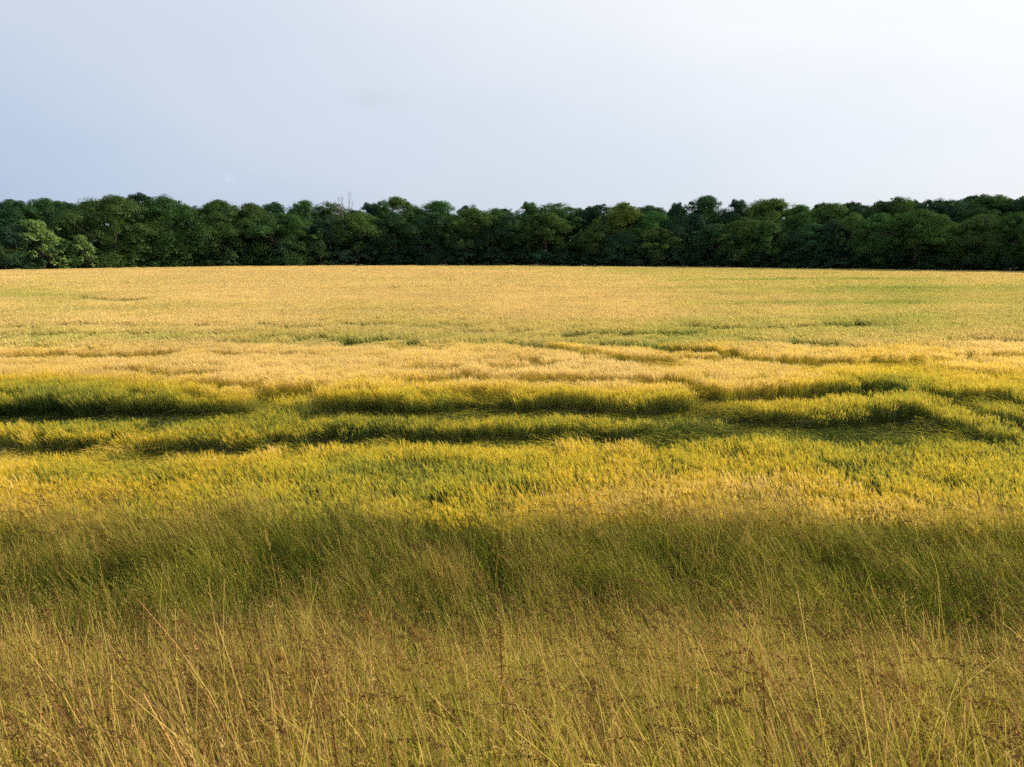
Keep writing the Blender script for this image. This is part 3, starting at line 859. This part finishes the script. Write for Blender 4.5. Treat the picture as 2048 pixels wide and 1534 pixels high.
# kind, photograph x, top y, width px, metres behind the field rim, colour, name, label
TREES = [
 ('oak', -95, 420, 130, 10, DK, 'woodland_tree', None),
 ('bush', 8, 497, 46, 1.5, OL, 'shrub', 'low olive shrub on the far left rim of the field, at the picture edge'),
 ('oak', 22, 447, 110, 6, BL, 'woodland_tree', 'bluish green tree left of the big silvery willow'),
 ('willow', 80, 440, 112, 3, SV, 'willow_tree', 'big silvery willow swept by wind at the left end of the woodland'),
 ('willow', 168, 470, 62, 2, (.150, .215, .070), 'willow_tree', 'small silvery willow beside the big oak on the left'),
 ('bush', 128, 478, 50, 2.5, MG, 'shrub', 'dark green shrub between the two silvery willows'),
 ('bush', 45, 505, 60, 3, DK, 'shrub', 'dark low shrub in front of the bluish tree, left of the big willow'),
 ('tall', 25, 396, 95, 22, DK, 'woodland_tree', 'tall dark tree at the left picture edge behind the willows'),
 ('tall', 92, 394, 100, 24, MG, 'woodland_tree', 'tall tree standing straight behind the big silvery willow'),
 ('oak', 145, 405, 80, 16, DK, 'woodland_tree', 'dark tree in the dip just left of the tallest left hand oak'),
 ('oak', 132, 425, 60, 9, OL, 'woodland_tree', 'small olive lit tree above the gap between the willows'),
 ('oak', 222, 388, 132, 7, (.050, .088, .016), 'oak_tree', 'massive lit oak rising right of the small silvery willow'),
 ('tall', 276, 383, 84, 20, DD, 'woodland_tree', 'dark crown making the highest point of the left skyline'),
 ('oak', 330, 390, 118, 7, MG, 'oak_tree', 'rounded oak right of the massive lit oak'),
 ('oak', 432, 398, 124, 8, (.046, .088, .017), 'oak_tree', 'broad lit oak past the notch in the left skyline'),
 ('oak', 500, 404, 92, 9, (.052, .092, .017), 'oak_tree', 'lit oak of the left group whose crown joins a slope to the right'),
 ('oak', 560, 424, 128, 7, MG, 'oak_tree', 'oak with a long sloping right side ending the left group'),
 ('tall', 545, 402, 66, 20, DK, 'woodland_tree', 'dark crest peeping over the sloping oak'),
 ('bush', 218, 500, 56, 1.5, MG, 'shrub', 'green shrub at the foot of the massive lit oak'),
 ('bush', 262, 508, 50, 1.2, LG, 'shrub', 'light green low shrub between the massive oak and the rounded oak'),
 ('bush', 312, 498, 46, 1.5, MG, 'shrub', 'shrub under the rounded oak, left of the pointed one'),
 ('bush', 352, 482, 54, 2, (.055, .10, .022), 'shrub', 'pointed green shrub under the right half of the rounded oak'),
 ('bush', 402, 490, 42, 2, MG, 'shrub', 'slim green shrub below the notch in the left skyline'),
 ('bush', 448, 488, 50, 1.5, (.062, .105, .045), 'shrub', 'greyish shrub under the broad lit oak'),
 ('bush', 490, 492, 44, 2, DK, 'shrub', 'dark shrub right of the greyish one'),
 ('bush', 512, 486, 46, 2.5, MG, 'shrub', 'green shrub under the oak whose crown slopes right'),
 ('bush', 560, 488, 44, 2, BL, 'shrub', 'bluish shrub left of the pair of pale shrubs'),
 ('bush', 600, 481, 42, 1.5, LG, 'shrub', 'pale lit shrub, left one of the pair below the sloping oak'),
 ('bush', 638, 481, 46, 1.5, LG, 'shrub', 'pale lit shrub, right one of the pair below the sloping oak'),
 ('tall', 612, 398, 76, 18, MG, 'woodland_tree', 'upright tree on the skyline left of the bare dead tree'),
 ('tall', 660, 403, 76, 20, OL, 'woodland_tree', 'olive tree touching the left side of the bare dead tree'),
 ('oak', 655, 430, 76, 9, BL, 'woodland_tree', 'bluish tree in the dark bay below the bare dead tree'),
 ('oak', 716, 422, 104, 9, OL, 'oak_tree', 'oak with a bright lit top below and right of the dead tree'),
 ('tall', 738, 403, 66, 20, DD, 'woodland_tree', 'dark tree on the skyline just right of the dead tree'),
 ('bush', 690, 500, 50, 1.5, (.050, .095, .055), 'shrub', 'blue green low shrub below the bluish tree'),
 ('bush', 738, 489, 50, 2, BL, 'shrub', 'bluish shrub left of a black gap in the woodland edge'),
 ('tall', 795, 391, 72, 22, YG, 'woodland_tree', 'yellowish open crowned tree with sky showing through'),
 ('tall', 762, 399, 50, 19, MG, 'woodland_tree', 'narrow green tree left of the yellowish open crowned one'),
 ('oak', 828, 410, 70, 17, OL, 'woodland_tree', 'olive crown low on the skyline right of the yellowish open one'),
 ('tall', 872, 399, 84, 18, VG, 'woodland_tree', 'vivid green flat topped tree on the skyline'),
 ('tall', 934, 408, 54, 18, DD, 'woodland_tree', 'small dark domed crown right of the vivid green tree'),
 ('oak', 785, 424, 96, 7, DK, 'oak_tree', 'dark oak in front of the yellowish open crowned tree'),
 ('oak', 866, 424, 92, 6, DK, 'oak_tree', 'shaded oak in front of the vivid green tree'),
 ('oak', 948, 414, 96, 8, OL, 'oak_tree', 'olive topped oak below the small dark domed crown'),
 ('oak', 1012, 430, 92, 6, DK, 'oak_tree', 'shaded flat topped oak right of the olive topped one'),
 ('tall', 990, 414, 62, 18, MG, 'woodland_tree', 'low point of the skyline behind the shaded flat topped oak'),
 ('bush', 835, 488, 58, 2, DD, 'shrub', 'dark shrub below the gap between two shaded oaks'),
 ('bush', 925, 486, 58, 2, BL, 'shrub', 'grey green shrub under the olive topped oak'),
 ('bush', 780, 500, 60, 2, DD, 'shrub', 'very dark shrub right of the black gap'),
 ('bush', 880, 500, 56, 1.5, DD, 'shrub', 'dark low shrub left of the grey green one'),
 ('bush', 988, 493, 50, 1.5, BL, 'shrub', 'bluish shrub under the shaded flat topped oak'),
 ('tall', 1056, 401, 58, 17, MG, 'woodland_tree', 'pointed tree on the skyline near the middle of the wood'),
 ('tall', 1112, 404, 104, 17, (.036, .080, .018), 'woodland_tree', 'broad domed tree on the skyline near the middle'),
 ('oak', 1092, 424, 112, 7, OL, 'oak_tree', 'oak with a lit right shoulder below the broad domed tree'),
 ('bush', 1048, 496, 50, 1.5, BL, 'shrub', 'bluish shrub left of the tiny teal pair, middle of the wood'),
 ('bush', 1084, 500, 44, 1.5, (.035, .085, .05), 'shrub', 'teal low shrub under the oak with the lit right shoulder'),
 ('bush', 1130, 498, 52, 2, DD, 'shrub', 'dark shrub right of the teal one under the lit shouldered oak'),
 ('tall', 1160, 414, 50, 20, DD, 'woodland_tree', 'dark tree with a twig poking from the skyline right of the broad dome'),
 ('tall', 1200, 406, 74, 18, DD, 'woodland_tree', 'dark tree on the skyline left of the bright yellow green crown'),
 ('tall', 1244, 402, 74, 11, (.095, .130, .018), 'woodland_tree', 'bright yellow green crown standing out in the dark wood'),
 ('oak', 1196, 447, 92, 6, OL, 'oak_tree', 'low rounded oak with a lit top left of the yellow green crown'),
 ('oak', 1252, 460, 66, 5, (.036, .085, .040), 'oak_tree', 'small teal green tree under the yellow green crown'),
 ('oak', 1318, 453, 98, 5, (.052, .085, .018), 'oak_tree', 'low rounded tree with a lit cap right of the small teal tree'),
 ('tall', 1300, 409, 96, 17, DK, 'woodland_tree', 'wide dark tree on the skyline right of the yellow green crown'),
 ('oak', 1308, 420, 84, 11, VG, 'woodland_tree', 'layered green tree between skyline and the low tree with lit cap'),
 ('tall', 1356, 402, 44, 18, DD, 'woodland_tree', 'narrow knob of a tree on the skyline left of the tall ragged one'),
 ('tall', 1410, 389, 84, 18, DK, 'woodland_tree', 'tall ragged tree, highest right of the middle'),
 ('oak', 1385, 425, 80, 11, DD, 'woodland_tree', 'dark tree in the bay below the tall ragged one'),
 ('tall', 1474, 396, 62, 19, DD, 'woodland_tree', 'dark twin topped tree right of the tall ragged one'),
 ('oak', 1430, 446, 96, 6, DK, 'oak_tree', 'shaded tree right of the low tree with lit cap'),
 ('oak', 1488, 434, 92, 6, OL, 'oak_tree', 'tree with a yellowish top in front of the dark twin topped one'),
 ('oak', 1538, 440, 74, 5, (.045, .095, .018), 'oak_tree', 'tree with a green lit right top below the olive dome'),
 ('tall', 1545, 395, 100, 17, (.062, .100, .018), 'woodland_tree', 'large olive dome on the skyline of the right half'),
 ('tall', 1605, 407, 66, 18, MG, 'woodland_tree', 'green tree right of the large olive dome'),
 ('oak', 1600, 424, 80, 11, MG, 'woodland_tree', 'lit green tree tucked below and right of the olive dome'),
 ('tall', 1664, 404, 84, 18, OL, 'woodland_tree', 'olive tree on the skyline midway between olive dome and right edge'),
 ('tall', 1722, 409, 70, 19, DD, 'woodland_tree', 'dark low stretch of skyline right of the midway olive tree'),
 ('oak', 1625, 446, 96, 6, DK, 'oak_tree', 'shaded tree left of the tree with a small pointed lit top'),
 ('oak', 1672, 438, 76, 7, BL, 'oak_tree', 'bluish shaded tree under the midway olive skyline tree'),
 ('oak', 1708, 425, 62, 6, OL, 'oak_tree', 'tree with a small pointed lit top on the right'),
 ('oak', 1762, 424, 86, 6, MG, 'oak_tree', 'tree with a flat lit top right of the pointed one'),
 ('tall', 1768, 400, 70, 19, BL, 'woodland_tree', 'bluish tree on the skyline left of the open topped one, right side'),
 ('tall', 1802, 391, 76, 18, OL, 'woodland_tree', 'open topped olive tree with gaps, on the right skyline'),
 ('tall', 1862, 396, 74, 19, DD, 'woodland_tree', 'open dark tree right of the open topped olive one'),
 ('tall', 1908, 397, 76, 18, BL, 'woodland_tree', 'bluish domed tree left of the highest right crown'),
 ('oak', 1840, 419, 140, 6, (.048, .100, .018), 'oak_tree', 'very broad domed tree with lit green cap on the right'),
 ('tall', 1978, 386, 112, 18, (.036, .075, .018), 'woodland_tree', 'highest crown at the right end of the wood'),
 ('tall', 2042, 396, 76, 18, DK, 'woodland_tree', 'tree at the right picture edge on the skyline'),
 ('oak', 1968, 427, 104, 6, (.052, .092, .020), 'oak_tree', 'domed tree with lit cap below the highest right crown'),
 ('oak', 2040, 424, 100, 5, (.042, .095, .018), 'oak_tree', 'front tree with lit left shoulder at the right picture edge'),
 ('tall', 2110, 400, 100, 18, DK, 'woodland_tree', None),
 ('oak', 2140, 425, 120, 6, DK, 'oak_tree', None),
 ('bush', 1180, 500, 56, 2, DD, 'shrub', 'dark shrub at the foot of the low rounded oak, left of the small teal tree'),
 ('bush', 1232, 488, 52, 2, (.032, .078, .045), 'shrub', 'teal shrub at the foot of the small teal tree'),
 ('bush', 1290, 498, 56, 2, DD, 'shrub', 'dark shrub under the left side of the low tree with lit cap'),
 ('bush', 1348, 490, 52, 2, BL, 'shrub', 'grey blue shrub under the right side of the low tree with lit cap'),
 ('bush', 1405, 498, 58, 2, DD, 'shrub', 'dark shrub right of the grey blue one'),
 ('bush', 1462, 497, 58, 2, DD, 'shrub', 'dark shrub at the foot of the tree with a yellowish top'),
 ('bush', 1525, 500, 60, 2, DD, 'shrub', 'dark shrub at the foot of the tree with green lit right top'),
 ('bush', 1592, 500, 62, 2, DD, 'shrub', 'dark shrub below the lit green tree by the olive dome'),
 ('bush', 1660, 504, 64, 2, DD, 'shrub', 'dark shrub below the bluish shaded tree'),
 ('bush', 1730, 505, 64, 2, DD, 'shrub', 'dark shrub below the tree with a small pointed lit top'),
 ('bush', 1800, 506, 66, 2, DD, 'shrub', 'dark shrub under the left side of the very broad domed tree'),
 ('bush', 1875, 507, 66, 2, DD, 'shrub', 'dark shrub under the right side of the very broad domed tree'),
 ('bush', 1945, 508, 66, 2, DD, 'shrub', 'dark shrub below the domed tree with lit cap'),
 ('bush', 2020, 508, 70, 2, DD, 'shrub', 'dark shrub at the right picture edge on the field rim'),
]


def plant(kind, u, vtop, wpx, back, colr, name, label):
    Y = edge_depth_at_u(np.clip(u, -300, 2350)) + back
    top = at(u, vtop, Y); Wm = wpx * Y / FPX / math.cos(PITCH)
    me, tr, w0, h0 = KIND[kind][rng.integers(0, len(KIND[kind]))]
    root = empty(name, (top[0], Y, 0))
    root.rotation_euler.z = rng.random() * 6.283 if kind != 'willow' else 0
    sx = Wm * (1.16 if kind in ('bush', 'willow') else 1.3) / w0; root.scale = (sx, sx, top[2] / h0)
    c = obj('crown', me, root); q = 1.05 * (1 + rng.uniform(-.22, .22)); c.color = (colr[0] * q * 1.05, colr[1] * q * 1.10, (colr[2] + .010) * q, 1); obj('trunk', tr, root)
    tag(root, label, 'shrub' if kind == 'bush' else 'tree', 'shrubs along the woodland edge' if kind == 'bush' else 'trees of the woodland edge')


for t in TREES:
    if t[7] is None: t = t[:7] + ({-95: 'woodland tree just outside the left edge of the picture', 2110: 'tall rear tree just outside the right edge of the picture', 2140: 'front tree just outside the right edge of the picture'}[t[1]],)
    plant(*t)


def build_dead_tree():
    Y = edge_depth_at_u(690) + 15; b = at(694, 500, Y); top = at(692, 397, Y)
    root = empty('dead_tree', (b[0], Y, 0)); tag(root, 'bare grey dead tree with forked twigs poking above the woodland skyline', 'tree')
    H = top[2]; mb = MB()
    mb.tube([(0, 0, -.2), (.1, 0, H * .4), (-.1, .05, H * .68), (.35, 0, H * .78)], [.26, .18, .11, .08], (.5, .5, .5), 7)
    obj('trunk', mb.mesh('dead_trunk', M_BARK, True), root)
    def branch(p, a, tilt, ln, r, depth, mbb):
        P = bent(np.array(p), a, tilt, tilt * .45, ln, 4, 1)
        P[1:-1] += rng.normal(0, .05, (3, 3)); mbb.tube(P, np.linspace(r, r * .45, 5), (.5, .5, .5), 5)
        if depth:
            for k in range(3):
                branch(P[rng.integers(1, 4)], a + rng.normal(0, .9), abs(rng.normal(.45, .2)), ln * rng.uniform(.45, .7), r * .5, depth - 1, mbb)
    for (p, a, tl, ln) in (((.35, 0, H * .78), 0, .25, H * .23), ((.35, 0, H * .77), 2.9, .55, H * .2), ((.2, 0, H * .74), 0.3, .7, H * .2),
                           ((-.1, 0, H * .66), math.pi, .5, H * .26), ((-.1, 0, H * .68), math.pi, .75, H * .22)):
        m = MB(); branch(p, a, tl, ln, .065, 3, m); obj('branch', m.mesh('dead_branch', M_BARK, True), root)


build_dead_tree()


def build_wood_mass():
    """the rest of the wood behind the edge trees: one mass"""
    m = crown_mesh('wood', 7.5, 15.2, 110, 60, OAKP, .62, (1.2, 2.2))[0]
    V = np.empty(len(m.vertices) * 3, np.float32); m.vertices.foreach_get('co', V); V = V.reshape(-1, 3)
    vs_, cs_ = [], []
    A = np.empty(len(m.vertices) * 4, np.float32); m.attributes['col'].data.foreach_get('color', A); A = A.reshape(-1, 4)
    for u in np.arange(-330, 2400, 58):
        for back, hz in ((30, 1.0), (21, .36)):
            Y = edge_depth_at_u(np.clip(u, -300, 2350)) + back + rng.normal(0, 2); p = at(u, 500, Y); a = rng.random() * 6.28
            s = rng.uniform(.9, 1.1); c, q = math.cos(a) * s, math.sin(a) * s
            vs_.append(np.c_[V[:, 0] * c - V[:, 1] * q + p[0], V[:, 0] * q + V[:, 1] * c + Y, V[:, 2] * hz * rng.uniform(.9, 1.05)]); cs_.append(A)
    v = np.concatenate(vs_); me = bpy.data.meshes.new('woodland')
    me.vertices.add(len(v)); me.vertices.foreach_set('co', v.astype(np.float32).ravel())
    me.loops.add(len(v)); me.loops.foreach_set('vertex_index', np.arange(len(v), dtype=np.int32))
    me.polygons.add(len(v) // 4); me.polygons.foreach_set('loop_start', np.arange(0, len(v), 4, dtype=np.int32)); me.update(calc_edges=True)
    at_ = me.attributes.new('col', 'FLOAT_COLOR', 'POINT'); at_.data.foreach_set('color', np.concatenate(cs_).ravel()); me.materials.append(M_LEAF)
    o = obj('woodland', me); o.color = (*DD, 1); tag(o, 'dark mass of the wood behind the trees of its edge', 'woodland', kind='stuff')
    bpy.data.meshes.remove(m)


build_wood_mass()


def build_margin():
    u = np.arange(-420, 2480, 3.5); u = np.repeat(u, 2); n = len(u)
    Y = np.array([edge_depth_at_u(np.clip(k, -450, 2500)) for k in u]) + rng.uniform(-.3, 3.2, n)
    x = np.array([at(k, 520, yy)[0] for k, yy in zip(u, Y)])
    sz = .8 + .5 * vnoise(x, Y, 61, 9, 3) + .25 * rng.random(n)
    scatter('field_margin_weeds', MID, np.c_[x, Y, np.zeros(n)], euler_from(np.full(n, WIND), np.abs(rng.normal(0, .1, n)), rng.random(n) * 6.28),
            np.c_[np.full(n, 1.1), np.full(n, 1.1), np.clip(sz, .4, 1.9)], rng.integers(0, len(MID), n), -.02 + .25 * vnoise(x, Y, 62, 14, 2), np.full(n, .8),
            'dark weeds and long grass along the foot of the wood', 'weeds')


build_margin()
